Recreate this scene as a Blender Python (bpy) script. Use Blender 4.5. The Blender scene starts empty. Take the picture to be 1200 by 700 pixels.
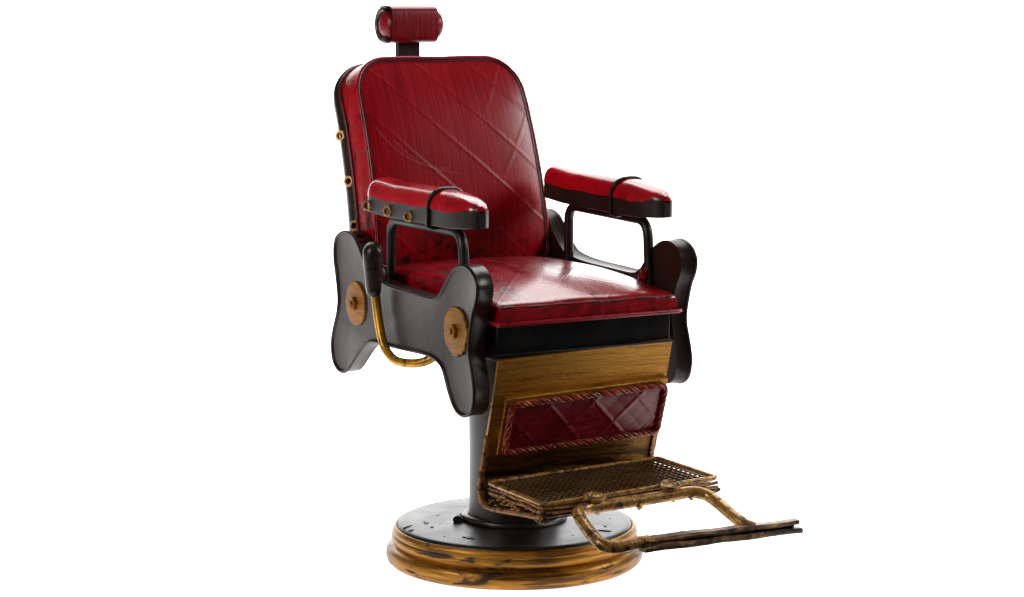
import bpy, bmesh, math, random
from mathutils import Vector, Matrix
random.seed(7)
S = bpy.context.scene
COL = S.collection
K = 0.04                      # metres per modelling unit: the chair is a 26 cm miniature
R = math.radians

# ---------------------------------------------------------------- camera
cam = bpy.data.cameras.new('camera'); cam.lens = 78; cam.sensor_width = 36
cam.clip_start = 0.02; cam.clip_end = 50
co = bpy.data.objects.new('camera', cam); COL.objects.link(co)
co.location = Vector((-12.3304, -22.1828, 6.4176)) * K
co.rotation_euler = (R(90 - 7.5), 0, R(-29))
S.camera = co
# ---------------------------------------------------------------- world: dim studio
w = bpy.data.worlds.new('World'); S.world = w; w.use_nodes = True
w.node_tree.nodes['Background'].inputs[0].default_value = (1, .97, .94, 1)
w.node_tree.nodes['Background'].inputs[1].default_value = 0.04
# ---------------------------------------------------------------- studio lamps
def area(name, loc, target, sx, sy, power, col=(1, 1, 1)):
    l = bpy.data.lights.new(name, 'AREA'); l.shape = 'RECTANGLE'
    l.size = sx * K; l.size_y = sy * K; l.energy = power; l.color = col
    o = bpy.data.objects.new(name, l); COL.objects.link(o)
    o.location = Vector(loc) * K
    d = (Vector(target) - Vector(loc)) * K
    o.rotation_euler = d.to_track_quat('-Z', 'Y').to_euler()
    return o
area('softbox_key', (-25, -3.5, 13), (0, 0, 3.5), 8, 9, 3.4, (1, .94, .88))
area('softbox_top', (5, 8, 18), (0, 0, 3), 12, 9, 2.6)
area('softbox_side', (17, -8, 13.5), (0, 0, 4.4), 7, 8, 3.2)
S.view_settings.view_transform = 'Standard'; S.view_settings.look = 'None'
S.view_settings.exposure = 0; S.view_settings.gamma = 1
S.render.engine = 'CYCLES'

# ---------------------------------------------------------------- materials
def N(nt, t, ins=None, **p):
    n = nt.nodes.new(t)
    for k, v in p.items(): setattr(n, k, v)
    for k, v in (ins or {}).items():
        if isinstance(v, bpy.types.NodeSocket): nt.links.new(v, n.inputs[k])
        else: n.inputs[k].default_value = v
    return n
def M_(nt, op, a, b=0.0, c=0.0, clamp=False):
    n = N(nt, 'ShaderNodeMath', {0: a, 1: b, 2: c}, operation=op); n.use_clamp = clamp
    return n.outputs[0]
def smooth(nt, v, a, b, lo=0.0, hi=1.0):
    return N(nt, 'ShaderNodeMapRange', {0: v, 1: a, 2: b, 3: lo, 4: hi}, interpolation_type='SMOOTHSTEP').outputs[0]
def mixc(nt, f, a, b):
    n = N(nt, 'ShaderNodeMix', data_type='RGBA'); 
    for i, v in ((0, f), (6, a), (7, b)):
        if isinstance(v, bpy.types.NodeSocket): nt.links.new(v, n.inputs[i])
        else: n.inputs[i].default_value = v
    return n.outputs[2]
def rgb(*c): return (c[0], c[1], c[2], 1)
def noise(nt, vec, scale, detail=4, rough=.55, dist=0.0):
    return N(nt, 'ShaderNodeTexNoise', {'Vector': vec, 'Scale': scale, 'Detail': detail, 'Roughness': rough, 'Distortion': dist}).outputs['Fac']

def paint(name, main, dark, light, streak=(1, 1, 1), sscale=3.0, amount=(.35, .62), lightr=(.6, .8),
          rough=.35, metal=0.0, bump=.25, quilt=None, blotch=None, chips=None, spec=.5, coat=0.0, scratch=None,
          grain=60.0, bdist=.02, dent=.25, coatr=.15, qmask=None, fine=.12, distort=.3, bstretch=(1, 1, 1), puff=0.0):
    m = bpy.data.materials.new(name); m.use_nodes = True; nt = m.node_tree
    bs = nt.nodes['Principled BSDF']
    tc = N(nt, 'ShaderNodeTexCoord').outputs['Object']
    U = N(nt, 'ShaderNodeVectorMath', {0: tc, 1: (1 / K,) * 3}, operation='MULTIPLY').outputs[0]
    SV = N(nt, 'ShaderNodeVectorMath', {0: U, 1: streak}, operation='MULTIPLY').outputs[0]
    n1 = noise(nt, SV, sscale, 6, .62, distort)
    n2 = noise(nt, U, 1.7, 3, .5)
    n3 = noise(nt, U, grain, 3, .6)
    st = smooth(nt, M_(nt, 'ADD', n1, M_(nt, 'MULTIPLY', M_(nt, 'SUBTRACT', n2, .5), .35)), amount[0], amount[1])
    c = mixc(nt, st, dark, main)
    c = mixc(nt, smooth(nt, n1, lightr[0], lightr[1], 0, .8), c, light)
    height = M_(nt, 'ADD', M_(nt, 'MULTIPLY', n1, .6), M_(nt, 'MULTIPLY', n3, fine))
    # soft dents of hammered sheet
    height = M_(nt, 'ADD', height, M_(nt, 'MULTIPLY', n2, dent))
    rgh = M_(nt, 'ADD', rough, M_(nt, 'MULTIPLY', M_(nt, 'SUBTRACT', n1, .5), .35))
    if blotch:      # blotches such as patina, shaped by noise: (colour, scale, lo, hi, (zlo, zhi) or None)
        bcol, sc, lo, hi, zr = blotch
        bn = noise(nt, N(nt, 'ShaderNodeVectorMath', {0: U, 1: bstretch}, operation='MULTIPLY').outputs[0], sc, 5, .6, .8)
        f = smooth(nt, bn, lo, hi)
        if zr:
            z = N(nt, 'ShaderNodeSeparateXYZ', {0: U}).outputs[zr[2]]
            f = M_(nt, 'MULTIPLY', f, smooth(nt, z, zr[0], zr[1]))
        c = mixc(nt, f, c, bcol)
        rgh = M_(nt, 'ADD', rgh, M_(nt, 'MULTIPLY', f, .15))
        height = M_(nt, 'SUBTRACT', height, M_(nt, 'MULTIPLY', f, .25))
    if quilt:       # raised crossing seams: (axis u, axis v, width, height, u offset, v offset, strength)
        sp = N(nt, 'ShaderNodeSeparateXYZ', {0: U})
        wob = M_(nt, 'MULTIPLY', M_(nt, 'SUBTRACT', noise(nt, U, 1.1, 2), .5), .12)
        qa, qb = quilt[2], quilt[3]      # (width, height, phase, weight) of either family of seams
        ridge = 0.0
        for (W, H, ph, wt), sg in ((qa, 1), (qb, -1)):
            t = M_(nt, 'ADD', M_(nt, 'DIVIDE', sp.outputs[quilt[0]], W), M_(nt, 'DIVIDE', sp.outputs[quilt[1]], H * sg))
            d = M_(nt, 'PINGPONG', M_(nt, 'ADD', M_(nt, 'ADD', t, -ph), wob), .5)
            r1 = M_(nt, 'MULTIPLY', smooth(nt, d, 0.0, quilt[4], 1, 0), wt)
            if puff: height = M_(nt, 'ADD', height, M_(nt, 'MULTIPLY', d, -puff))
            ridge = M_(nt, 'MAXIMUM', ridge, r1 if sg > 0 or not qmask else M_(nt, 'MULTIPLY', r1, smooth(nt, sp.outputs[0], qmask[0], qmask[1])))
        height = M_(nt, 'ADD', height, M_(nt, 'MULTIPLY', ridge, quilt[5]))
    if chips:       # tiny chips and specks: (colour, scale, threshold)
        vo = N(nt, 'ShaderNodeTexVoronoi', {'Vector': U, 'Scale': chips[1], 'Randomness': 1.0})
        f = smooth(nt, vo.outputs['Distance'], chips[2] * .6, chips[2], 1, 0)
        g = M_(nt, 'GREATER_THAN', N(nt, 'ShaderNodeSeparateColor', {0: vo.outputs['Color']}).outputs[0], .55)
        f = M_(nt, 'MULTIPLY', f, g)
        c = mixc(nt, f, c, chips[0])
        height = M_(nt, 'ADD', height, M_(nt, 'MULTIPLY', f, .5))
    if scratch:     # hairline arcs: list of (u axis, v axis, cu, cv, r, umin, umax, vmin, vmax)
        sp = N(nt, 'ShaderNodeSeparateXYZ', {0: U})
        for (au, av, cu, cv, r, u0, u1, v0, v1) in scratch:
            u = sp.outputs[au]; v = sp.outputs[av]
            du = M_(nt, 'SUBTRACT', u, cu); dv = M_(nt, 'SUBTRACT', v, cv)
            dd = M_(nt, 'SQRT', M_(nt, 'ADD', M_(nt, 'MULTIPLY', du, du), M_(nt, 'MULTIPLY', dv, dv)))
            l = smooth(nt, M_(nt, 'ABSOLUTE', M_(nt, 'SUBTRACT', dd, r)), .002, .009, 1, 0)
            for q, a0, a1 in ((u, u0, u1), (v, v0, v1)):
                l = M_(nt, 'MULTIPLY', l, M_(nt, 'MULTIPLY', M_(nt, 'GREATER_THAN', q, a0), M_(nt, 'LESS_THAN', q, a1)))
            l = M_(nt, 'MULTIPLY', l, smooth(nt, n3, .35, .6))
            c = mixc(nt, M_(nt, 'MULTIPLY', l, .55), c, rgb(.5, .22, .2))
    nt.links.new(c, bs.inputs['Base Color'])
    nt.links.new(rgh, bs.inputs['Roughness'])
    bs.inputs['Metallic'].default_value = metal
    bs.inputs['Specular IOR Level'].default_value = spec
    bs.inputs['Coat Weight'].default_value = coat
    bs.inputs['Coat Roughness'].default_value = coatr
    bp = N(nt, 'ShaderNodeBump', {'Height': height, 'Strength': bump, 'Distance': bdist * K})
    nt.links.new(bp.outputs[0], bs.inputs['Normal'])
    return m

DK = rgb(.012, .006, .006)
RED = rgb(.40, .004, .014); REDD = rgb(.06, .002, .006); REDL = rgb(.50, .02, .035)
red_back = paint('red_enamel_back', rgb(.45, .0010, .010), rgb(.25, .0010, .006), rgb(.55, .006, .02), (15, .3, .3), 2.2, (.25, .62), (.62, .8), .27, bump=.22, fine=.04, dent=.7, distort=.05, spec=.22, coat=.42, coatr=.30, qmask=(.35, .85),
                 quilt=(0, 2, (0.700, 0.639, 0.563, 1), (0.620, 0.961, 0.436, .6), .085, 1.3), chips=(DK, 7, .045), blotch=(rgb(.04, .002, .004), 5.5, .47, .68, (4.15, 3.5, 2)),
                 scratch=[(0, 2, -.15, 5.45, .95, -1.05, -.1, 4.2, 5.0), (0, 2, .05, 5.5, 1.06, -.9, .0, 4.2, 4.85)])
red_seat = paint('red_enamel_seat', rgb(.43, .002, .010), rgb(.22, .002, .007), REDL, (3, 1, 3), 2.2, (.25, .6), (.62, .8), .24, bump=.3, fine=.03, dent=.35, coat=.5, coatr=.22,
                 quilt=(0, 1, (.70, .85, .2, .6), (.70, .85, .3, .8), .06, .4), chips=(DK, 5, .05), blotch=(rgb(.05, .004, .006), 5, .50, .68, (-.35, -.85, 0)))
red_trim = paint('red_enamel_trim', RED, rgb(.10, .003, .008), REDL, (2, 2, 2), 3, (.30, .5), (.62, .8), .3, bump=.4, chips=(DK, 8, .07))
red_dark = paint('red_enamel_worn', rgb(.12, .004, .01), DK, RED, (2, 2, 2), 3, (.34, .55), (.58, .75), .34, bump=.4)
red_side = paint('red_enamel_side', rgb(.50, .003, .012), rgb(.08, .003, .006), REDL, (3, 3, .8), 2.6, (.35, .48), (.6, .8), .25, bump=.45, fine=.04, chips=(DK, 8, .07), blotch=(rgb(.02, .003, .005), 2.6, .56, .64, None), bstretch=(2, 2, .9))
red_arm = paint('red_enamel_arm', rgb(.62, .004, .014), rgb(.32, .003, .010), REDL, (2, 1, 2), 2.0, (.25, .5), (.62, .8), .22, bump=.2, fine=.02, dent=.1, coat=.5, chips=(DK, 9, .04), blotch=(rgb(.02, .008, .008), 7, .50, .60, (-.95, -1.35, 1)))
red_head = paint('red_enamel_head', rgb(.36, .004, .014), rgb(.17, .003, .008), REDL, (19, .3, .4), 2.2, (.28, .62), (.6, .8), .33, bump=.35, fine=.04, distort=.1, chips=(rgb(.4, .1, .1), 11, .04))
red_pad = paint('red_enamel_legpad', rgb(.30, .001, .013), rgb(.18, .001, .008), rgb(.3, .008, .025), (1, 1, 7), 2.4, (.3, .6), (.62, .8), .3, bump=.4, fine=.03, puff=2.2,
                quilt=(0, 2, (.575, .545, 0.097, 1), (.575, .545, 0.356, 1), .11, .8))
red_rope = paint('red_rope_paint', rgb(.34, .006, .010), rgb(.12, .006, .006), rgb(.6, .18, .03), (2, 2, 2), 3.0, (.32, .55), (.55, .66), .4, spec=.3, bump=.4)
black = paint('black_paint', rgb(.022, .015, .012), rgb(.012, .008, .007), rgb(.05, .036, .03), (1, 1, 1), 2.5, (.35, .6), (.6, .85), .40, bump=.28, chips=(rgb(.10, .085, .075), 9, .035))
black_plate = paint('black_panel_paint', rgb(.040, .021, .017), rgb(.027, .014, .011), rgb(.055, .034, .028), (1, 1, 1), 1.3, (.35, .65), (.6, .85), .31, spec=.27, bump=.4, dent=.7, fine=.06, chips=(rgb(.22, .18, .16), 5, .04))
black_frame = paint('black_frame_paint', rgb(.008, .006, .005), rgb(.005, .004, .004), rgb(.02, .016, .014), (1, 1, 1), 2.5, (.35, .6), (.6, .85), .34, spec=.3, bump=.3, chips=(rgb(.09, .08, .075), 6, .04))
black_gloss = paint('black_base_paint', rgb(.022, .013, .011), rgb(.012, .008, .007), rgb(.03, .02, .018), (1, 1, 1), 2.0, (.35, .6), (.6, .85), .36, spec=.55, bump=.15, dent=.3, chips=(rgb(.008, .006, .006), 7, .07))
GOLD = rgb(.44, .20, .035); GOLDD = rgb(.035, .018, .008)
gold_rim = paint('gold_rim_paint', rgb(.42, .18, .014), rgb(.10, .038, .007), rgb(.75, .45, .07), (.8, .8, 14), 1.6, (.34, .58), (.58, .75), .36, .55, .6, fine=.05, blotch=(rgb(.04, .02, .010), 1.5, .56, .66, None), bstretch=(1, 1, 5))
gold_panel = paint('gold_panel_paint', rgb(.47, .21, .014), rgb(.28, .115, .009), rgb(.62, .36, .05), (.7, .4, 15), 1.5, (.28, .56), (.6, .8), .32, .6, 1.0, bdist=.045, fine=.04, blotch=(rgb(.035, .016, .006), 1.6, .30, .60, (1.80, 1.30, 2)), bstretch=(.6, 1, 5))  # blotch darkens the gold towards the bottom of the sheet
gold_rod = paint('gold_rod_paint', rgb(.74, .38, .03), rgb(.09, .045, .012), rgb(.8, .5, .14), (4, 4, .8), 2.5, (.3, .5), (.6, .8), .3, .45, .4)
gold_edge = paint('gold_worn_edge', rgb(.45, .20, .06), rgb(.03, .016, .009), rgb(.55, .3, .1), (2, 2, 2), 7, (.36, .54), (.6, .8), .42, .45, .8, bdist=.03)
copper = paint('copper_disc_paint', rgb(.40, .165, .012), rgb(.22, .080, .010), rgb(.7, .36, .04), (5, 1, 5), 2.6, (.28, .6), (.6, .8), .42, .15, .6, spec=.15)
brass = paint('brass_nut_paint', rgb(.62, .33, .09), rgb(.18, .08, .02), rgb(.8, .52, .2), (1, 1, 1), 6, (.32, .55), (.6, .8), .3, .4, .6)
bronze = paint('bronze_bar_paint', rgb(.56, .29, .075), rgb(.26, .12, .035), rgb(.70, .42, .14), (1.6, 1.6, 1.6), 9, (.30, .52), (.56, .75), .26, .35, .6, bdist=.012, blotch=(rgb(.10, .045, .016), 9, .50, .62, None))
bronze_dark = paint('dark_bronze_paint', rgb(.17, .085, .03), rgb(.03, .017, .010), rgb(.48, .26, .08), (1.2, 2, 2), 6, (.38, .58), (.55, .70), .36, .5, .8, bdist=.03)
grille_m = paint('grille_wire_paint', rgb(.34, .21, .10), rgb(.20, .12, .05), rgb(.5, .34, .16), (1, 1, 1), 3, (.3, .6), (.6, .8), .28, .7, .3)
shell_m = paint('reflection_grey_shell', rgb(.11, .10, .09), rgb(.04, .034, .03), rgb(.2, .18, .17), (1, 1, 1), 3, (.35, .55), (.6, .8), .3, .2, .4)  # black shell painted grey; the reflection from behind is put into the colour
grip_m = paint('worn_grip_paint', rgb(.05, .026, .018), rgb(.016, .011, .01), rgb(.14, .11, .10), (1.5, 1.5, 1), 4, (.36, .56), (.58, .72), .30, .1, .6)

wm = bpy.data.materials.new('white_light_sweep'); wm.use_nodes = True
bs = wm.node_tree.nodes['Principled BSDF']
bs.inputs['Base Color'].default_value = (.9, .9, .9, 1); bs.inputs['Roughness'].default_value = .8
bs.inputs['Emission Color'].default_value = (1, 1, 1, 1); bs.inputs['Emission Strength'].default_value = 1.0

# ---------------------------------------------------------------- mesh helpers
def obj(name, vf, mat, parent=None, angle=40, bevel=None, bseg=2, mats=None):
    vs, fs = vf
    me = bpy.data.meshes.new(name)
    me.from_pydata([tuple(Vector(v) * K) for v in vs], [], [tuple(f) for f in fs])
    bm = bmesh.new(); bm.from_mesh(me)
    bmesh.ops.remove_doubles(bm, verts=bm.verts, dist=1e-6)
    bmesh.ops.recalc_face_normals(bm, faces=bm.faces)
    bm.to_mesh(me); bm.free()
    me.materials.append(mat)
    for p in me.polygons: p.use_smooth = True
    me.set_sharp_from_angle(angle=R(angle))
    o = bpy.data.objects.new(name, me); COL.objects.link(o)
    if parent: o.parent = parent
    if bevel:
        b = o.modifiers.new('bevel', 'BEVEL'); b.width = bevel * K; b.segments = bseg; b.limit_method = 'ANGLE'; b.angle_limit = R(38)
        b.harden_normals = False
    return o
def join(*parts):
    V, F = [], []
    for vs, fs in parts:
        o = len(V); V += [tuple(v) for v in vs]; F += [tuple(i + o for i in f) for f in fs]
    return V, F
def xf(vf, mat): return [mat @ Vector(v) for v in vf[0]], vf[1]
def box(x0, x1, y0, y1, z0, z1):
    v = [(x, y, z) for x in (x0, x1) for y in (y0, y1) for z in (z0, z1)]
    return v, [(0, 1, 3, 2), (4, 6, 7, 5), (0, 4, 5, 1), (2, 3, 7, 6), (0, 2, 6, 4), (1, 5, 7, 3)]
def catmull(pts, n=8, closed=False):
    P = [Vector(p) for p in pts]; out = []; L = len(P)
    rng = L if closed else L - 1
    for i in range(rng):
        g = (lambda j: P[j % L]) if closed else (lambda j: P[max(0, min(L - 1, j))])
        p0, p1, p2, p3 = g(i - 1), g(i), g(i + 1), g(i + 2)
        for k in range(n):
            t = k / n
            out.append(.5 * ((2 * p1) + (-p0 + p2) * t + (2 * p0 - 5 * p1 + 4 * p2 - p3) * t * t + (-p0 + 3 * p1 - 3 * p2 + p3) * t ** 3))
    if not closed: out.append(P[-1].copy())
    return out
def fillet(pts, r, n=6, closed=False):
    """polyline with rounded corners"""
    P = [Vector(p) for p in pts]; out = []; L = len(P)
    for i in range(L):
        if not closed and i in (0, L - 1): out.append(P[i]); continue
        a, b, c = P[i - 1], P[i], P[(i + 1) % L]
        rr = min(r if not isinstance(r, (list, tuple)) else r[i], (a - b).length * .49, (c - b).length * .49)
        p = b + (a - b).normalized() * rr; q = b + (c - b).normalized() * rr
        for k in range(n + 1):
            t = k / n; out.append((1 - t) ** 2 * p + 2 * t * (1 - t) * b + t * t * q)
    return out
def tube(path, r, seg=12, closed=False, flat=None, jitter=0.0):
    P = [Vector(p) for p in path]; n = len(P); V, F = [], []
    T = []
    for i in range(n):
        a = P[i - 1] if (i or closed) else P[0]; b = P[(i + 1) % n] if (i < n - 1 or closed) else P[-1]
        T.append((b - a).normalized())
    up = Vector((0, 0, 1)) if abs(T[0].z) < .9 else Vector((1, 0, 0))
    nrm = (up - T[0] * up.dot(T[0])).normalized()
    for i in range(n):
        nrm = (nrm - T[i] * nrm.dot(T[i])).normalized(); bi = T[i].cross(nrm)
        rr = r[i] if isinstance(r, (list, tuple)) else r
        rr *= 1 + random.uniform(-jitter, jitter)
        for k in range(seg):
            a = 2 * math.pi * k / seg
            fa = flat or (1, 1)
            V.append(P[i] + nrm * math.cos(a) * rr * fa[0] + bi * math.sin(a) * rr * fa[1])
    m = n if closed else n - 1
    for i in range(m):
        for k in range(seg):
            a = i * seg + k; b = i * seg + (k + 1) % seg; c = ((i + 1) % n) * seg + (k + 1) % seg; d = ((i + 1) % n) * seg + k
            F.append((a, b, c, d))
    if not closed:
        F.append(tuple(range(seg))); F.append(tuple((n - 1) * seg + k for k in range(seg)))
    return V, F
def lathe(prof, seg=96, wob=0.0):
    V, F = [], []
    ph = [random.uniform(0, 6.28) for _ in range(3)]
    for r, z in prof:
        for k in range(seg):
            a = 2 * math.pi * k / seg
            q = 1 + wob * (math.sin(2 * a + ph[0]) + .5 * math.sin(5 * a + ph[1]) + .3 * math.sin(11 * a + ph[2]))
            V.append((r * q * math.cos(a), r * q * math.sin(a), z + wob * .6 * math.sin(3 * a + ph[1] + z)))
    for i in range(len(prof) - 1):
        for k in range(seg):
            F.append((i * seg + k, i * seg + (k + 1) % seg, (i + 1) * seg + (k + 1) % seg, (i + 1) * seg + k))
    F.append(tuple(range(seg))); F.append(tuple((len(prof) - 1) * seg + k for k in range(seg)))
    return V, F
def extrude_x(prof, x0, x1):
    n = len(prof)
    V = [(x0, y, z) for y, z in prof] + [(x1, y, z) for y, z in prof]
    F = [(i, (i + 1) % n, n + (i + 1) % n, n + i) for i in range(n)] + [tuple(range(n)), tuple(range(n, 2 * n))]
    return V, F
def nut(c, axis, ro=.062, ri=.032, t=.05, rot=0.0, seg=6):
    """hexagonal ring nut"""
    V, F = [], []
    prof = [(ri, 0), (ro * .92, 0), (ro, t * .25), (ro, t * .75), (ro * .86, t), (ri * 1.1, t), (ri, t * .8)]
    n = 24
    for r, z in prof:
        for k in range(n):
            a = 2 * math.pi * k / n
            q = r
            if r > ri * 1.5:
                am = (a % (2 * math.pi / seg)) - math.pi / seg
                q = r * math.cos(math.pi / seg) / math.cos(am) * 1.1
            V.append((q * math.cos(a + rot), q * math.sin(a + rot), z))
    m = len(prof)
    for i in range(m):
        for k in range(n):
            F.append((i * n + k, i * n + (k + 1) % n, ((i + 1) % m) * n + (k + 1) % n, ((i + 1) % m) * n + k))
    q = Vector(axis).normalized().to_track_quat('Z', 'Y').to_matrix().to_4x4()
    return xf((V, F), Matrix.Translation(c) @ q)

# ================================================================ setting
wl = wm.copy(); wl.name = 'white_backlit_wall'
wl.node_tree.nodes['Principled BSDF'].inputs['Emission Strength'].default_value = 2.4
def sweep(prof, half):
    d = Vector((math.sin(R(29)), math.cos(R(29)), 0)); s = Vector((d.y, -d.x, 0))
    V, F = [], []
    for q in (-half, half):
        for a, z in prof: V.append(d * a + s * q + Vector((0, 0, z)))
    n = len(prof)
    for i in range(n - 1): F.append((i, i + 1, n + i + 1, n + i))
    return V, F
fl_ = obj('floor', sweep([(-2.6, 0), (4, 0), (12, 0)], 24), wm); fl_['kind'] = 'structure'; fl_['label'] = 'white backlit table surface under the chair'
bk = obj('backdrop', sweep([(12.0, .0), (30, 0)] + [(30 + 12 * math.sin(k / 12 * math.pi / 2), 12 - 12 * math.cos(k / 12 * math.pi / 2)) for k in range(1, 13)] + [(42, 40)], 27), wl)
bk['kind'] = 'structure'; bk['label'] = 'plain seamless white studio backdrop behind the chair'

# ================================================================ the chair
chair = bpy.data.objects.new('barber_chair', None); COL.objects.link(chair)
chair.empty_display_size = .05
chair['label'] = 'miniature vintage barber chair in worn red and black paint with gold footrest and round base'
chair['category'] = 'barber chair'

# ---- base
base = obj('base', lathe([(0.02, .10), (1.2, .10), (1.36, .30), (1.375, .40), (1.36, .445), (1.335, .462), (1.31, .466), (1.0, .475), (.7, .49), (.45, .5), (.02, .5)], 128, .0015), black_gloss, chair, angle=50)
rim = [(1.18, .01), (1.40, .0), (1.455, .012), (1.492, .05), (1.505, .10), (1.498, .16), (1.475, .20), (1.44, .222), (1.415, .226), (1.405, .235),
       (1.432, .255), (1.438, .30), (1.436, .34), (1.425, .35), (1.428, .36), (1.420, .40), (1.405, .425), (1.395, .435), (1.388, .436), (1.375, .425), (1.36, .40)]
obj('base_rim', lathe(rim, 128, .002), gold_rim, base, angle=60)
cp = [(.5 + .055 + .05 * math.cos(a) * 1.0, .515 + .042 * math.sin(a)) for a in [R(q) for q in range(-90, 271, 20)]]
ring_path = [(.575 * math.cos(t) * (1 + .012 * math.sin(3 * t)), .575 * math.sin(t), .515 + .012 * math.sin(2 * t + 1)) for t in [R(4 * i) for i in range(90)]]
obj('collar', tube(ring_path, .045, 12, True, jitter=.05), black_gloss, base)
obj('weld', tube([(-.62, .1, .49), (-.68, .16, .52), (-.6, .22, .55)], [.03, .05, .025], 8), black_gloss, base)
def blob(x, y, z, r, h, st=1.0, rot=0.0, tilt=0.0):
    V, F = [], []; n = 18; ph = random.random() * 6
    for f, q in ((1.0, -.2), (.96, .35), (.75, .8), (.4, 1.0), (.02, 1.05)):
        for k in range(n):
            a = 2 * math.pi * k / n; rr = r * f * (1 + .22 * math.sin(2 * a + ph) + .14 * math.sin(5 * a + 2 * ph))
            V.append((rr * math.cos(a), rr * math.sin(a), h * q))
    for i in range(4):
        for k in range(n): F.append((i * n + k, i * n + (k + 1) % n, (i + 1) * n + (k + 1) % n, (i + 1) * n + k))
    F += [tuple(range(n)), tuple(4 * n + k for k in range(n))]
    return xf((V, F), Matrix.Translation((x, y, z)) @ Matrix.Rotation(tilt, 4, 'X') @ Matrix.Rotation(rot, 4, 'Z') @ Matrix.Diagonal((st, 1, 1, 1)))
marks = []
for x, y, r, st in ((-1.25, .30, .035, 2.2), (-1.29, .12, .03, 1.4), (-.98, .35, .028, 2.5), (-1.02, .12, .022, 2), (-.86, .22, .018, 1), (-.80, .3, .015, 1), (-.90, -.55, .035, 2.6), (-.78, -.62, .02, 1.5), (-.5, -.75, .012, 1), (.2, -1.0, .012, 1),
                    (.62, -.98, .03, 2.4), (.75, -.8, .02, 1.4), (1.0, -.5, .012, 1), (-.3, -1.1, .012, 1), (-.7, .6, .02, 2), (-1.1, -.35, .012, 1)):
    rr = math.hypot(x, y); z = .475 - .009 * max(0, (rr - 1.0) / .31)
    marks.append(blob(x, y, z, r, min(.012, r * .4), st, random.random() * 3))
obj('paint_lump', join(*marks), black, base)
# ---- column
col = obj('column', lathe([(.02, .49), (.54, .49), (.53, .56), (.527, 1.2), (.53, 1.84), (.522, 1.848), (.522, 1.856), (.536, 1.862), (.538, 2.3), (.538, 2.78), (.02, 2.78)], 96, .0008), black_gloss, chair)

# ---- side panels
PO = [(1.954, 3.45), (1.95, 3.56), (1.92, 3.645), (1.86, 3.71), (1.735, 3.758), (1.565, 3.778), (1.40, 3.745), (1.276, 3.652), (1.17, 3.54), (1.031, 3.416), (.872, 3.324), (.609, 3.278), (.311, 3.256), (-.146, 3.244), (-.558, 3.234),
      (-.72, 3.252), (-.814, 3.308), (-.915, 3.407), (-1.039, 3.53), (-1.167, 3.623), (-1.323, 3.673), (-1.473, 3.664), (-1.596, 3.604), (-1.663, 3.526), (-1.684, 3.442), (-1.657, 3.325), (-1.579, 3.186),
      (-1.518, 2.992), (-1.488, 2.859), (-1.488, 2.74), (-1.53, 2.613), (-1.575, 2.475), (-1.60, 2.335), (-1.574, 2.185), (-1.498, 2.09), (-1.358, 2.041), (-1.219, 2.060), (-1.108, 2.135), (-1.016, 2.255), (-.936, 2.381),
      (-.874, 2.481), (-.778, 2.543), (-.616, 2.581), (-.453, 2.590), (-.286, 2.590), (.167, 2.572), (.507, 2.562), (.849, 2.556), (1.016, 2.525), (1.184, 2.445), (1.359, 2.317), (1.53, 2.180), (1.635, 2.11), (1.741, 2.074),
      (1.88, 2.085), (2.002, 2.165), (2.052, 2.29), (2.047, 2.441), (1.98, 2.60), (1.89, 2.773), (1.85, 2.93), (1.868, 3.08), (1.905, 3.241), (1.94, 3.36)]
def panel(sgn, prof, dz):
    pts = [Vector(p).xy for p in catmull([(y, z, 0) for y, z in prof], 3, True)]
    # build rings from the inner plate to the outer plate with a raised rolled rim
    n = len(pts)
    def inset(d):
        out = []
        for i in range(n):
            t = (pts[(i + 1) % n] - pts[i - 1]).normalized(); nn = Vector((-t.y, t.x))
            out.append(pts[i] + nn * d)
        return out
    area2 = sum(pts[i].x * pts[(i + 1) % n].y - pts[(i + 1) % n].x * pts[i].y for i in range(n))
    sg = 1 if area2 > 0 else -1     # inward normal
    rings = [(1.19, .02), (1.19, .0), (1.345, .0), (1.352, -.006), (1.365, -.014), (1.385, -.016), (1.398, -.006), (1.400, .010), (1.392, .024), (1.378, .032), (1.375, .05)]
    V, F = [], []
    for x, d in rings:
        for p in inset(d * sg): V.append((sgn * x, p.x, p.y + dz))
    m = len(rings)
    for i in range(m - 1):
        for k in range(n): F.append((i * n + k, i * n + (k + 1) % n, (i + 1) * n + (k + 1) % n, (i + 1) * n + k))
    F.append(tuple(range(n))); F.append(tuple((m - 1) * n + k for k in range(n)))
    return V, F
def disc(sgn, y, z, r, name, parent, ragged, x0=1.376):
    V, F = [], []
    n = 64; rad = []
    for k in range(n):
        a = 2 * math.pi * k / n
        q = 1 + ragged * (.5 * math.sin(7 * a + y) + .5 * math.sin(17 * a) + random.uniform(-.6, .6)) * (1.0 if math.sin(a) < .5 else .35)
        rad.append(r * q)
    prof = [(1.0, 0), (1.0, .016), (.975, .024), (.6, .030), (.3, .034)]
    for f, h in prof:
        for k in range(n):
            a = 2 * math.pi * k / n
            rr = rad[k] if f == 1.0 else (r * f if f < .9 else rad[k] * f)
            V.append((sgn * (x0 + h), y + rr * math.cos(a), z + rr * math.sin(a)))
    for i in range(len(prof) - 1):
        for k in range(n): F.append((i * n + k, i * n + (k + 1) % n, (i + 1) * n + (k + 1) % n, (i + 1) * n + k))
    F.append(tuple(range(n))); F.append(tuple((len(prof) - 1) * n + k for k in range(n)))
    obj(name, (V, F), copper, parent)
    b = join(nut((sgn * (x0 + .03), y, z), (sgn, 0, 0), .080, .034, .045, .3), tube([(sgn * (x0 + .02), y, z), (sgn * (x0 + .085), y, z), (sgn * (x0 + .098), y, z)], [.036, .036, .026], 14))
    obj('bolt', b, copper, parent, angle=30)
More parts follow.
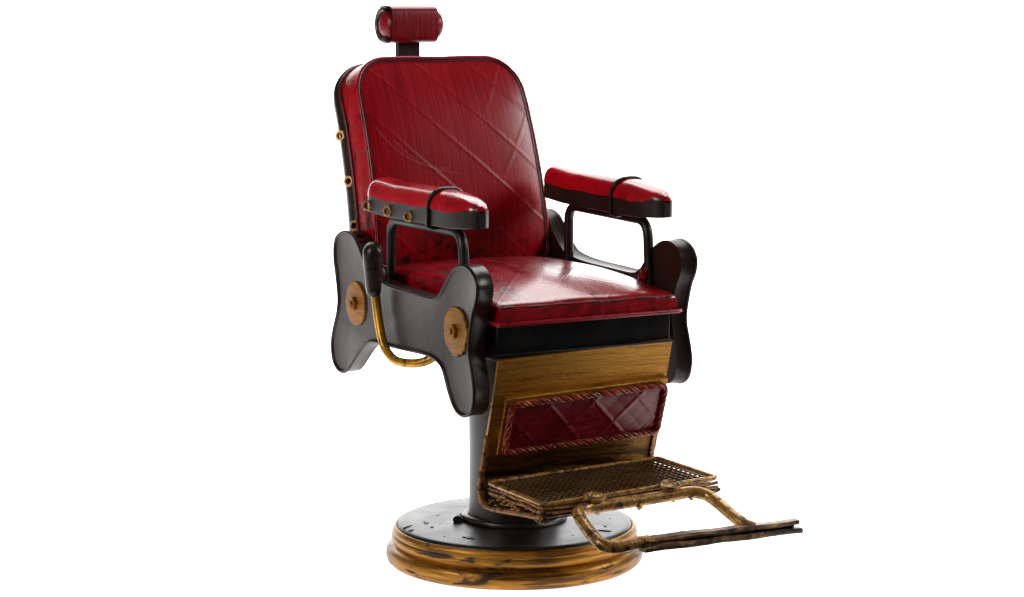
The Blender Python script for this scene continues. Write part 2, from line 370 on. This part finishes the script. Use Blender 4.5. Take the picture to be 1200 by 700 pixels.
for sgn, dz in ((-1, 0.0), (1, .14)):
    prof = PO
    p = obj('side_panel', panel(sgn, prof, dz), black_plate, chair, angle=50)
    disc(sgn, 1.348, 2.95 + dz, .262, 'disc', p, .004)
    disc(sgn, -1.193, 2.945 + dz, .268, 'disc', p, .055)

for p_ in [o for o in COL.objects if o.name == 'side_panel']:
    obj('paint_smear', join(blob(-1.29, 1.31, 3.683, .085, .006, 1.0, 0, -R(37)), blob(-1.30, 1.42, 3.75, .05, .005, 1.2, 0, -R(16))), red_trim, p_)
# ---- seat frame and cushion
sf = obj('seat_frame', join(box(-1.10, 1.10, -1.60, 1.30, 2.64, 3.07), box(-1.19, -1.10, -1.2, 1.5, 2.62, 3.15), box(1.10, 1.19, -1.2, 1.5, 2.70, 3.15)), black_frame, chair, bevel=.02)
obj('front_lip', tube([(-1.12, -1.635, 2.72), (0, -1.638, 2.718), (1.12, -1.635, 2.72)], .014, 8), black_frame, sf)
def seat():
    nx, ny = 48, 56; V, F = [], []
    for j in range(ny + 1):
        v = j / ny; y = 1.30 + (-1.69 - 1.30) * v
        for i in range(nx + 1):
            u = -1 + 2 * i / nx
            edge = 3.385 + (3.262 - 3.385) * max(0, (v - .45) / .55) ** 1.5
            b = .10 * (1 - abs(u) ** 3) * (1 - (2 * v - 1) ** 4) 
            drop = .03 * max(0, (abs(u) - .94) / .06) ** 2
            fr = .02 * max(0, (v - .975) / .025) ** 2
            V.append((u * 1.118, y, edge + b - drop - fr + .006 * math.sin(9 * u + 3 * v) * v))
    for j in range(ny):
        for i in range(nx): a = j * (nx + 1) + i; F.append((a, a + 1, a + nx + 2, a + nx + 1))
    # skirt
    loop = [i for i in range(nx + 1)] + [j * (nx + 1) + nx for j in range(1, ny + 1)] + [ny * (nx + 1) + i for i in range(nx - 1, -1, -1)] + [j * (nx + 1) for j in range(ny - 1, 0, -1)]
    n0 = len(V)
    for q in loop:
        x, y, z = V[q]; V.append((x * 1.0, y - (.012 if y < -1.6 else 0), z - .045))
    for q in loop:
        x, y, z = V[q]; V.append((x, y, 3.065))
    m = len(loop)
    for k in range(m):
        F.append((loop[k], loop[(k + 1) % m], n0 + (k + 1) % m, n0 + k)); F.append((n0 + k, n0 + (k + 1) % m, n0 + m + (k + 1) % m, n0 + m + k))
    return V, F
sc = obj('seat_cushion', seat(), red_seat, chair, angle=50)
fl = [(-1.14, 1.2, 3.075), (-1.14, -1.715, 3.055), (1.14, -1.715, 3.062), (1.14, 1.2, 3.075)]
obj('piping', join(tube(fillet([Vector(p) for p in fl], .03, 3), .026, 10, jitter=.06), tube([(1.13, -1.715, 3.062), (1.17, -1.70, 3.07), (1.19, -1.69, 3.05)], [.022, .02, .008], 8)), red_trim, sc)
obj('front_seam', tube([(-1.12 + 2.24 * i / 24, -1.705, 3.240 + .004 * math.sin(i * 1.1) + (.008 if i % 7 == 3 else 0)) for i in range(25)], [.003 + .007 * max(0, math.sin(i * 1.7)) for i in range(25)], 8), black, sc)

# ---- backrest
def Yb(z): # fitted lean of the front face
    a = ((1.836 - 1.501) / (5.46 - 4.675) - (1.501 - 1.228) / (4.675 - 3.5)) / (5.46 - 3.5)
    return 1.228 + (z - 3.5) * (1.501 - 1.228) / 1.175 + a * (z - 3.5) * (z - 4.675)
def outline(grow=0.0, ztop=5.80, zbot=3.36, n=10):
    w0, w1 = 1.165 + grow, 1.125 + grow
    zt, zb = ztop + grow, zbot - grow
    P = []
    def W(z): return w0 + (w1 - w0) * max(0, min(1, (z - 3.5) / 2))
    rt, rb = .44 + grow, .16
    # counter-clockwise from bottom right
    def arc(cx, cz, r, a0, a1):
        return [(cx + r * math.cos(R(a0 + (a1 - a0) * k / n)), cz + r * math.sin(R(a0 + (a1 - a0) * k / n))) for k in range(n + 1)]
    P += arc(W(zb) - rb, zb + rb, rb, -90, 0)
    for k in range(1, 24): z = zb + rb + (zt - rt - zb - rb) * k / 24; P.append((W(z), z))
    P += arc(W(zt) - rt, zt - rt, rt, 0, 90)
    for k in range(1, 20): P.append(((W(zt) - rt) * (1 - 2 * k / 20), zt + .004 * math.sin(k * .5)))
    P += arc(-W(zt) + rt, zt - rt, rt, 90, 180)
    for k in range(1, 24): z = zt - rt - (zt - rt - zb - rb) * k / 24; P.append((-W(z), z))
    P += arc(-W(zb) + rb, zb + rb, rb, 180, 270)
    for k in range(1, 20): P.append(((-W(zb) + rb) * (1 - 2 * k / 20), zb))
    return P
def DZ(z, off): return .13 * max(0, off) / .6 * max(0, min(1, (z - 5.1) / .6))
def back_face(grow, off, bulge, rings=18, sign=-1, ex=5):
    P = outline(grow); n = len(P); V, F = [], []; c = (0, 4.58)
    for i in range(rings + 1):
        t = 1 - i / rings
        t = 1 - (1 - t) ** 1.0
        for x, z in P:
            xx = c[0] + (x - c[0]) * t; zz = c[1] + (z - c[1]) * t
            e1 = BO(zz) if off is None else off
            V.append((xx, Yb(zz) + e1 + sign * bulge * (1 - t ** ex), zz - DZ(zz, e1)))
    for i in range(rings):
        for k in range(n): F.append((i * n + k, i * n + (k + 1) % n, (i + 1) * n + (k + 1) % n, (i + 1) * n + k))
    return V, F
def back_band(g0, o0, g1, o1, bul=0.03, segs=8):
    A, B = outline(g0), outline(g1); n = len(A); V, F = [], []
    for i in range(segs + 1):
        t = i / segs; b = bul * math.sin(math.pi * t)
        for (x0, z0), (x1, z1) in zip(A, B):
            x = x0 + (x1 - x0) * t; z = z0 + (z1 - z0) * t
            q = 1 + b / 1.2
            e1 = BO(z) if o1 is None else o1
            yo = o0 + (e1 - o0) * t
            V.append((x * q, Yb(z) + yo, 4.58 + (z - 4.58) * q - DZ(z, yo)))
    for i in range(segs):
        for k in range(n): F.append((i * n + k, i * n + (k + 1) % n, (i + 1) * n + (k + 1) % n, (i + 1) * n + k))
    return V, F
bkr = obj('backrest', join(back_face(-.016, .0, .05)), red_back, chair, angle=60)
obj('side_band', back_band(-.014, .015, .0, .46, .012), red_side, bkr, angle=60)
def BO(z):
    t = max(0, min(1, (z - 5.15) / .65)); return .75 - .15 * t * t * (3 - 2 * t)
def rim_path(g, off): return [(x, Yb(z) + off, z - DZ(z, off)) for x, z in outline(g)]
obj('piping', tube(rim_path(-.004, .002), .024, 10, True, jitter=.05), red_trim, bkr)
obj('seam', tube(rim_path(-.030, -.010), .010, 6, True, jitter=.25), black, bkr)
obj('piping', tube(rim_path(.004, .47), .030, 10, True, jitter=.06), red_dark, bkr)
obj('back_panel', join(back_band(-.0, .47, .005, None, .035), back_face(.005, None, .10, sign=1, ex=3)), black_plate, bkr, angle=60)
for y, z in ((2.19, 4.873), (1.96, 4.343), (1.80, 3.821)):
    obj('nut', nut((-1.165, y, z), (-1, -.75, .1), .068, .034, .05, random.random()), brass, bkr, angle=30)
    obj('nut', nut((1.165, y, z), (1, -.15, 0), .060, .032, .05, random.random()), brass, bkr, angle=30)
for x0, x1 in ((-1.19, -1.0), (1.0, 1.19)): obj('hinge_bracket', box(x0, x1, 1.35, 1.85, 2.95, 3.62), black, bkr, bevel=.03)

# ---- headrest
hy, hz = 2.68, 6.195
stem = obj('headrest_stem', join(xf(box(-.15, .15, -.05, .05, -.5, .42), Matrix.Translation((0, hy, 5.6)))), black, chair, bevel=.015)
stem.data.transform(Matrix.Translation((-.03 * K, 0, 0)))
def roll(x0, x1, r, dome, rings=8, seg=48):
    V, F = [], []; st = []
    for k in range(rings + 1):
        a = math.pi / 2 * k / rings; st.append((x0 - dome * math.cos(a), r * math.sin(a) ** .8 if k else .004))
    st.append(((x0 + x1) / 2, r * 1.01))
    for k in range(rings, -1, -1):
        a = math.pi / 2 * k / rings; st.append((x1 + dome * math.cos(a), r * math.sin(a) ** .8 if k else .004))
    for x, q in st:
        for k in range(seg):
            a = 2 * math.pi * k / seg
            V.append((x, hy + q * math.cos(a), hz + q * math.sin(a)))
    for i in range(len(st) - 1):
        for k in range(seg): F.append((i * seg + k, i * seg + (k + 1) % seg, (i + 1) * seg + (k + 1) % seg, (i + 1) * seg + k))
    return V, F
hr = obj('headrest', roll(-.29, .33, .185, .10), red_head, chair, angle=60)
def wrap(pr, x0, x1, th):
    """open shell of thickness th around profile points (y,z) relative to the roll centre"""
    n = len(pr); V, F = [], []
    o = [Vector(p) for p in pr]; q = []
    for i in range(n):
        t = (o[min(n - 1, i + 1)] - o[max(0, i - 1)]).normalized(); q.append(o[i] - Vector((-t.y, t.x)) * th)
    loop = o + q[::-1]
    return extrude_x([(hy + p.x, hz + p.y) for p in loop], x0, x1)
fp = [(.16, .205), (.06, .218), (-.10, .212), (-.165, .196), (-.198, .165), (-.212, .10), (-.216, 0), (-.214, -.12), (-.198, -.172), (-.15, -.205), (-.04, -.222), (.10, -.216)]
fp = [(a, b) for a, b in [tuple(v.xy) for v in catmull([(p[0], p[1], 0) for p in fp], 4)]]
obj('front_wrap', wrap([(a * 1.03, b * 1.05 + .004) for a, b in fp], -.335, .285, -.014), red_head, hr, angle=50)
bpf = [(.158 * math.cos(R(a)), .158 * math.sin(R(a))) for a in range(-112, 113, 8)]
obj('back_shell', wrap(bpf, -.385, .34, .062), shell_m, hr, angle=50, bevel=.022)

# ---- armrests
def armrest(sgn, dr, df):
    """dr, df: rise at the rear and at the front"""
    cx, hw = 1.175, .20
    def zz(y): t = (y + 1.5) / 2.7; return df + (dr - df) * t
    # plan outline: round rear corner, long taper to a blunt nose
    def half(y):
        if y < -.62:
            t = min(1.0, (-.60 - y) / .80); return hw * math.sqrt(max(0.0, 1 - t ** 2.2)) * .85 + hw * .15 * (1 - t) + .045 * t
        if y > .98: t = (y - .98) / .12; return hw * (1 - .22 * t * t)
        return hw
    ys = [1.10 - 2.50 * (i / 46) for i in range(47)]
    def bot(y): return 4.035 + (.03 if y > .6 else 0) * (y - .6) / .5 + (.03 * max(0, (-1.0 - y) / .5))
    def mid(y): return bot(y) + .215 - .02 * max(0, (-.6 - y))
    # band
    seg = []
    V, F = [], []
    for y in ys:
        h = half(y); x0, x1 = cx - h, cx + h
        for x, z in ((x0, bot(y)), (x0, mid(y)), (x1, mid(y)), (x1, bot(y))): V.append((sgn * x, y, z + zz(y)))
    n = len(ys)
    for i in range(n - 1):
        for k in range(4): F.append((i * 4 + k, i * 4 + (k + 1) % 4, (i + 1) * 4 + (k + 1) % 4, (i + 1) * 4 + k))
    F += [(0, 1, 2, 3), tuple((n - 1) * 4 + k for k in range(4))]
    arm = obj('armrest', (V, F), black, chair, angle=35, bevel=.012)
    # pad
    V, F = [], []; m = 18
    for y in ys:
        h = half(y) - .004; h = h * (1 - .10 * max(0, (-1.1 - y) / .3))
        t = max(0.0, min(1.0, (-.70 - y) / .70))
        H = .185 * math.sqrt(max(.05, 1 - t ** 1.8)) * (1 - .25 * max(0, (y - .98) / .12) ** 2) - .0
        for k in range(m + 1):
            a = math.pi * k / m
            ca = math.copysign(abs(math.cos(a)) ** .8, math.cos(a))
            low = .012 * math.sin(y * 9) + .008 * math.sin(y * 23)
            V.append((sgn * (cx + (h + .008) * ca), y, mid(y) - .03 + low * .4 * (1 - math.sin(a)) + zz(y) + (H + .03) * math.sin(a) ** .85))
    for i in range(n - 1):
        for k in range(m): F.append((i * (m + 1) + k, i * (m + 1) + k + 1, (i + 1) * (m + 1) + k + 1, (i + 1) * (m + 1) + k))
    F += [tuple(range(m + 1)), tuple((n - 1) * (m + 1) + k for k in range(m + 1))]
    obj('arm_pad', (V, F), red_arm, arm, angle=40, bevel=.01)
    # strap arching over the pad
    P = []
    y0 = -.54
    P += [(cx + .215, y0 + .01, bot(y0) - .01), (cx + .215, y0, bot(y0) + .12)]
    for k in range(13):
        a = math.pi * k / 12
        ca = math.copysign(abs(math.cos(a)) ** .7, math.cos(a))
        P.append((cx + .213 * ca, y0 - .08 * math.sin(a), mid(y0) + .19 * math.sin(a) ** .8))
    P += [(cx - .215, y0, bot(y0) + .12), (cx - .215, y0 + .01, bot(y0) - .01), (cx - .15, y0, bot(y0) - .03), (cx + .15, y0, bot(y0) - .03)]
    obj('strap', tube([(sgn * x, y, z + zz(y0)) for x, y, z in P], .021, 8, flat=(1, 1.15), closed=True), black, arm)
    for y, z in ((1.0, 4.135), (.47, 4.115), (-.06, 4.095)):
        obj('nut', nut((sgn * (cx + half(y) - .004), y, z + zz(y)), (sgn, -.5 if sgn < 0 else -.1, 0), .062, .036, .045, random.random()), brass, arm, angle=30)
    # support hoop
    hx = 1.17 if sgn > 0 else 1.2
    zr = 3.20; pts = [(sgn * hx, .76, zr), (sgn * hx, .76, 3.99 + zz(.76)), (sgn * hx, -1.0, 3.985 + zz(-1)), (sgn * hx, -1.06, 3.2)]
    if sgn < 0: pts[0] = (-1.2, .79, zr)
    obj('arm_support', tube(fillet([Vector(p) for p in pts], .2, 8), .058, 14), black, chair)
    return arm
armrest(-1, 0.0, 0.0)
armrest(1, .07, .01)
obj('paint_drip', xf(lathe([(.005, -.09), (.05, -.07), (.062, 0), (.05, .05), (.005, .085)], 20, .04), Matrix.Translation((1.10, -1.03, 3.40))), red_trim, sc)

# ---- brake lever
gp = [(.01, 3.14), (.06, 3.145), (.085, 3.17), (.092, 3.22), (.10, 3.32), (.113, 3.44), (.122, 3.54), (.125, 3.61)] + [(.125 * math.cos(R(q)), 3.625 + .135 * math.sin(R(q))) for q in (12, 25, 38, 50, 62, 73, 83, 88)]
gv = lathe(gp, 28, .012)
gv = ([Vector((v[0] * .95 - 1.53, v[1] + .565, v[2])) for v in gv[0]], gv[1])
lever = obj('lever_rod', tube(catmull([(-1.50, .57, 3.3), (-1.50, .575, 3.17), (-1.50, .51, 2.90), (-1.50, .42, 2.68), (-1.49, .34, 2.55), (-1.47, .16, 2.455), (-1.42, -.06, 2.44), (-1.32, -.25, 2.47), (-1.20, -.38, 2.56), (-1.10, -.42, 2.66)], 6), .052, 14), gold_rod, chair)
lever.name = 'lever'
obj('grip', gv, grip_m, lever)

# ---- leg panel: bent sheet running down and forward under the tray
sheet = [(-1.64, 2.70), (-1.575, 2.45), (-1.50, 2.20), (-1.42, 1.95), (-1.34, 1.71), (-1.27, 1.50), (-1.225, 1.34), (-1.205, 1.22), (-1.23, 1.12), (-1.31, 1.065), (-1.45, 1.055), (-1.7, 1.078), (-2.1, 1.125), (-2.57, 1.175)]
sp = [v.xy for v in catmull([(a, b, 0) for a, b in sheet], 4)]
def sheet_mesh():
    off = []
    for i in range(len(sp)):
        t = (sp[min(len(sp) - 1, i + 1)] - sp[max(0, i - 1)]).normalized(); off.append(sp[i] + Vector((t.y, -t.x)) * -.035)
    loop = [(p.x, p.y) for p in sp] + [(p.x, p.y) for p in off[::-1]]
    n = len(loop); X = [-1.105, -1.095, 1.095, 1.105]
    V = []; F = []
    for x in X:
        ins = 0.004 if abs(x) > 1.1 else 0
        for y, z in loop: V.append((x, y + ins * .5, z + .03 * x))
    for i in range(3):
        for k in range(n): F.append((i * n + k, i * n + (k + 1) % n, (i + 1) * n + (k + 1) % n, (i + 1) * n + k))
    m = len(sp)
    for b in (0, 3 * n):
        for k in range(m - 1): F.append((b + k, b + k + 1, b + n - 2 - k, b + n - 1 - k))
    return V, F
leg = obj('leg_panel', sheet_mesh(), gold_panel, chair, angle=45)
def lift(x, z0, off=0.0):  # point on the panel's front at height z
    for i in range(len(sp) - 1):
        a, b = sp[i], sp[i + 1]
        if a.y >= z0 >= b.y and b.y < a.y:
            t = (a.y - z0) / (a.y - b.y); y = a.x + (b.x - a.x) * t
            d = (b - a).normalized(); nx = Vector((d.y, -d.x))
            if nx.x > 0: nx = -nx
            return Vector((x, y + nx.x * off, z0 + nx.y * off + .03 * x))
    return Vector((x, -1.2, z0))
EW = .03
def edge_strip(xc):
    path = [(xc, p.x - .008, p.y + .03 * xc) for p in sp[14:]]
    return tube(path, .034, 8, jitter=.16, flat=(1.3, .8))
obj('edge_roll', join(edge_strip(-1.10)), gold_edge, leg)
obj('edge_roll', join(edge_strip(1.10)), gold_edge, leg)
px0, px1, pz0, pz1 = -.925, 1.045, 1.665, 2.215
def pad_mesh(x0, x1, z0, z1, o0, o1, bul, nx=40, nz=14):
    V, F = [], []
    for j in range(nz + 1):
        for i in range(nx + 1):
            u = i / nx; v = j / nz
            b = bul * (1 - (2 * u - 1) ** 8) * (1 - (2 * v - 1) ** 4)
            V.append(lift(x0 + (x1 - x0) * u, z0 + (z1 - z0) * v, o1 + b))
    for j in range(nz):
        for i in range(nx): a = j * (nx + 1) + i; F.append((a, a + 1, a + nx + 2, a + nx + 1))
    loop = [i for i in range(nx + 1)] + [j * (nx + 1) + nx for j in range(1, nz + 1)] + [nz * (nx + 1) + i for i in range(nx - 1, -1, -1)] + [j * (nx + 1) for j in range(nz - 1, 0, -1)]
    n0 = len(V)
    for q in loop:
        i = q % (nx + 1); j = q // (nx + 1)
        V.append(lift(x0 + (x1 - x0) * i / nx, z0 + (z1 - z0) * j / nz, o0))
    m = len(loop)
    for k in range(m): F.append((loop[k], loop[(k + 1) % m], n0 + (k + 1) % m, n0 + k))
    return V, F
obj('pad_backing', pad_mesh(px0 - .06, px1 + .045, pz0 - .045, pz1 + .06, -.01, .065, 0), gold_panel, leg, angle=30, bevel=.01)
obj('leg_pad', pad_mesh(px0, px1, pz0, pz1, .05, .085, .02), red_pad, leg, angle=40)
# rope trim: two twisted strands, one red and one gilt
corners = [(px0, pz0), (px1, pz0), (px1, pz1), (px0, pz1)]
rp = fillet([Vector((a, b, 0)) for a, b in corners], .07, 5, True)
dense = []
L = len(rp)
for i in range(L):
    a, b = rp[i], rp[(i + 1) % L]; n = max(1, int((b - a).length / .014))
    for k in range(n): dense.append(a + (b - a) * k / n)
def strand(ph, r, rr, pitch=.24):
    tot = len(dense); turns = round(tot * .0136 / pitch); P = []
    for i, p in enumerate(dense):
        q = dense[(i + 1) % tot]; t = (q - p).normalized(); nn = Vector((-t.y, t.x, 0))
        a = 2 * math.pi * turns * i / tot + ph
        f = p + nn * math.cos(a) * rr
        P.append(lift(f.x, f.y, .105 + math.sin(a) * rr))
    return tube(P, r, 7, True)
obj('rope_trim', join(strand(0, .021, .017), strand(math.pi, .021, .017)), red_rope, leg)
obj('rope_trim', join(strand(math.pi / 2, .010, .026), strand(-math.pi / 2, .010, .026)), gold_edge, leg)

# ---- foot tray with woven grille
Z = lambda x, y: 1.318 + (y + 1.41) * .004 + .03 * x - .006
fx = 1.08
tray = obj('foot_tray', tube(fillet([Vector((x, y, Z(x, y))) for x, y in ((-fx, -1.36), (-fx, -2.575), (fx, -2.575), (fx, -1.40))], .06, 4, True), .028, 10, True, jitter=.04), bronze, chair)
def grille():
    parts = []
    nx, ny = 28, 13
    for i in range(1, nx):
        x = -fx + 2 * fx * i / nx
        parts.append(tube([(x, -1.37, Z(x, -2) - .006), (x + .01, -2.0, Z(x, -2) - .009), (x, -2.57, Z(x, -2) - .006)], .0125, 6))
    for j in range(1, ny):
        y = -1.37 - 1.2 * j / ny
        parts.append(tube([(-fx, y, Z(-fx, y) - .014), (0, y, Z(0, y) - .014), (fx, y, Z(fx, y) - .014)], .008, 6))
    return join(*parts)
obj('grille', grille(), grille_m, tray)
obj('tray_bottom', join(box(-fx + .01, fx - .01, -2.56, -1.30, 1.225, 1.245)), bronze_dark, tray).data.transform(Matrix(((1, 0, 0, 0), (0, 1, 0, 0), (.03, 0, 1, 0), (0, 0, 0, 1))))
def zz2(x, z): return z + .03 * x
for zc, ex in ((1.262, 0.0), (1.215, .012)):
    obj('layer_edge', tube([(x, y, zz2(x, zc) + .006 * math.sin(y * 13 + x * 7)) for x, y in [(-fx - ex, -1.40 - .05 * k) for k in range(24)] + [(-fx + 2 * fx * k / 30, -2.59) for k in range(1, 31)]], [.014 + .005 * random.random() for _ in range(54)], 7), gold_edge, tray)
obj('layer_edge', tube([(-fx + .02 + 2 * (fx - .02) * k / 40, -2.585, zz2(-fx + 2 * fx * k / 40, 1.178)) for k in range(41)], [.016 + .005 * random.random() for _ in range(41)], 7), bronze_dark, tray)
# crumpled filler on the left edge of the tray
blob = []
for k in range(26):
    y = -1.38 - .045 * k; z = 1.12 + (k * 37 % 11) / 11 * .12
    blob.append(tube([(-fx + .0, y, zz2(-fx, z)), (-fx - .022, y - .05, zz2(-fx, z + random.uniform(-.03, .03))), (-fx, y - .11, zz2(-fx, z + random.uniform(-.03, .03)))], [.014, .018, .01], 6))
obj('edge_filler', join(*blob), gold_edge, tray)

# ---- footrest loop
loop = [(.95, -3.47, .985), (.87, -3.40, 1.02), (.84, -3.22, 1.085), (.83, -2.96, 1.17), (.78, -2.80, 1.23), (.64, -2.73, 1.255), (.45, -2.72, 1.25), (0, -2.72, 1.235), (-.45, -2.72, 1.225), (-.66, -2.73, 1.225),
        (-.79, -2.79, 1.215), (-.84, -2.90, 1.18), (-.86, -3.05, 1.12), (-.88, -3.25, 1.055), (-.87, -3.38, 1.01), (-.80, -3.455, .985), (-.68, -3.475, .982), (-.5, -3.47, .995), (-.36, -3.47, .995)]
fr = obj('footrest_bar', tube(catmull(loop, 6), .066, 14, jitter=.015), bronze, chair)
def rail():
    parts = []
    for z0, h, yy, xe in ((1.012, .065, 0, 1.50), (.935, .080, .0, 1.545)):
        n = 40; V, F = [], []
        for i in range(n + 1):
            t = i / n; x = -.44 + (xe + .44) * t
            dz = -.035 * t + .004 * math.sin(t * 17 + z0 * 40) + random.uniform(-.002, .002)
            hh = h * (1 - .3 * t); dep = .075 * (1 - .2 * t)
            c = z0 + dz + (.012 * t if z0 > 1 else 0)
            for a, b in ((-1, 0), (-.8, -1), (.8, -1), (1, 0), (.8, 1), (-.8, 1)):
                V.append((x, -3.47 + a * dep, c + b * hh / 2))
        for i in range(n):
            for k in range(6): F.append((i * 6 + k, i * 6 + (k + 1) % 6, (i + 1) * 6 + (k + 1) % 6, (i + 1) * 6 + k))
        F += [tuple(range(6)), tuple(n * 6 + k for k in range(6))]
        parts.append((V, F))
    parts.append(box(-.40, 1.50, -3.43, -3.41, .90, 1.0))
    return join(*parts)
obj('rail', rail(), bronze_dark, fr, angle=35)
for x in (-.54, .40):
    c = Vector((x, -2.70, zz2(x, 1.35)))
    V, F = lathe([(.01, -.035), (.09, -.035), (.102, -.015), (.098, .004), (.085, .010), (.066, .0), (.05, -.010), (.01, -.012)], 28)
    m = Matrix.Translation(c) @ Matrix.Rotation(R(16), 4, 'X') @ Matrix.Diagonal((1.25, 1, 1, 1))
    obj('clip', join(xf((V, F), m), tube([(x, -2.72, zz2(x, 1.27)), (x, -2.73, zz2(x, 1.2)), (x + .03, -2.72, zz2(x, 1.165))], [.04, .045, .02], 10)), bronze, fr)
obj('clip', tube([(-.02, -2.74, 1.2), (-.02, -2.76, 1.17), (-.03, -2.75, 1.145)], [.03, .04, .016], 10), bronze, fr)
obj('clip', tube([(.62, -2.74, 1.24), (.63, -2.77, 1.21), (.63, -2.76, 1.18)], [.03, .035, .016], 10), bronze, fr)
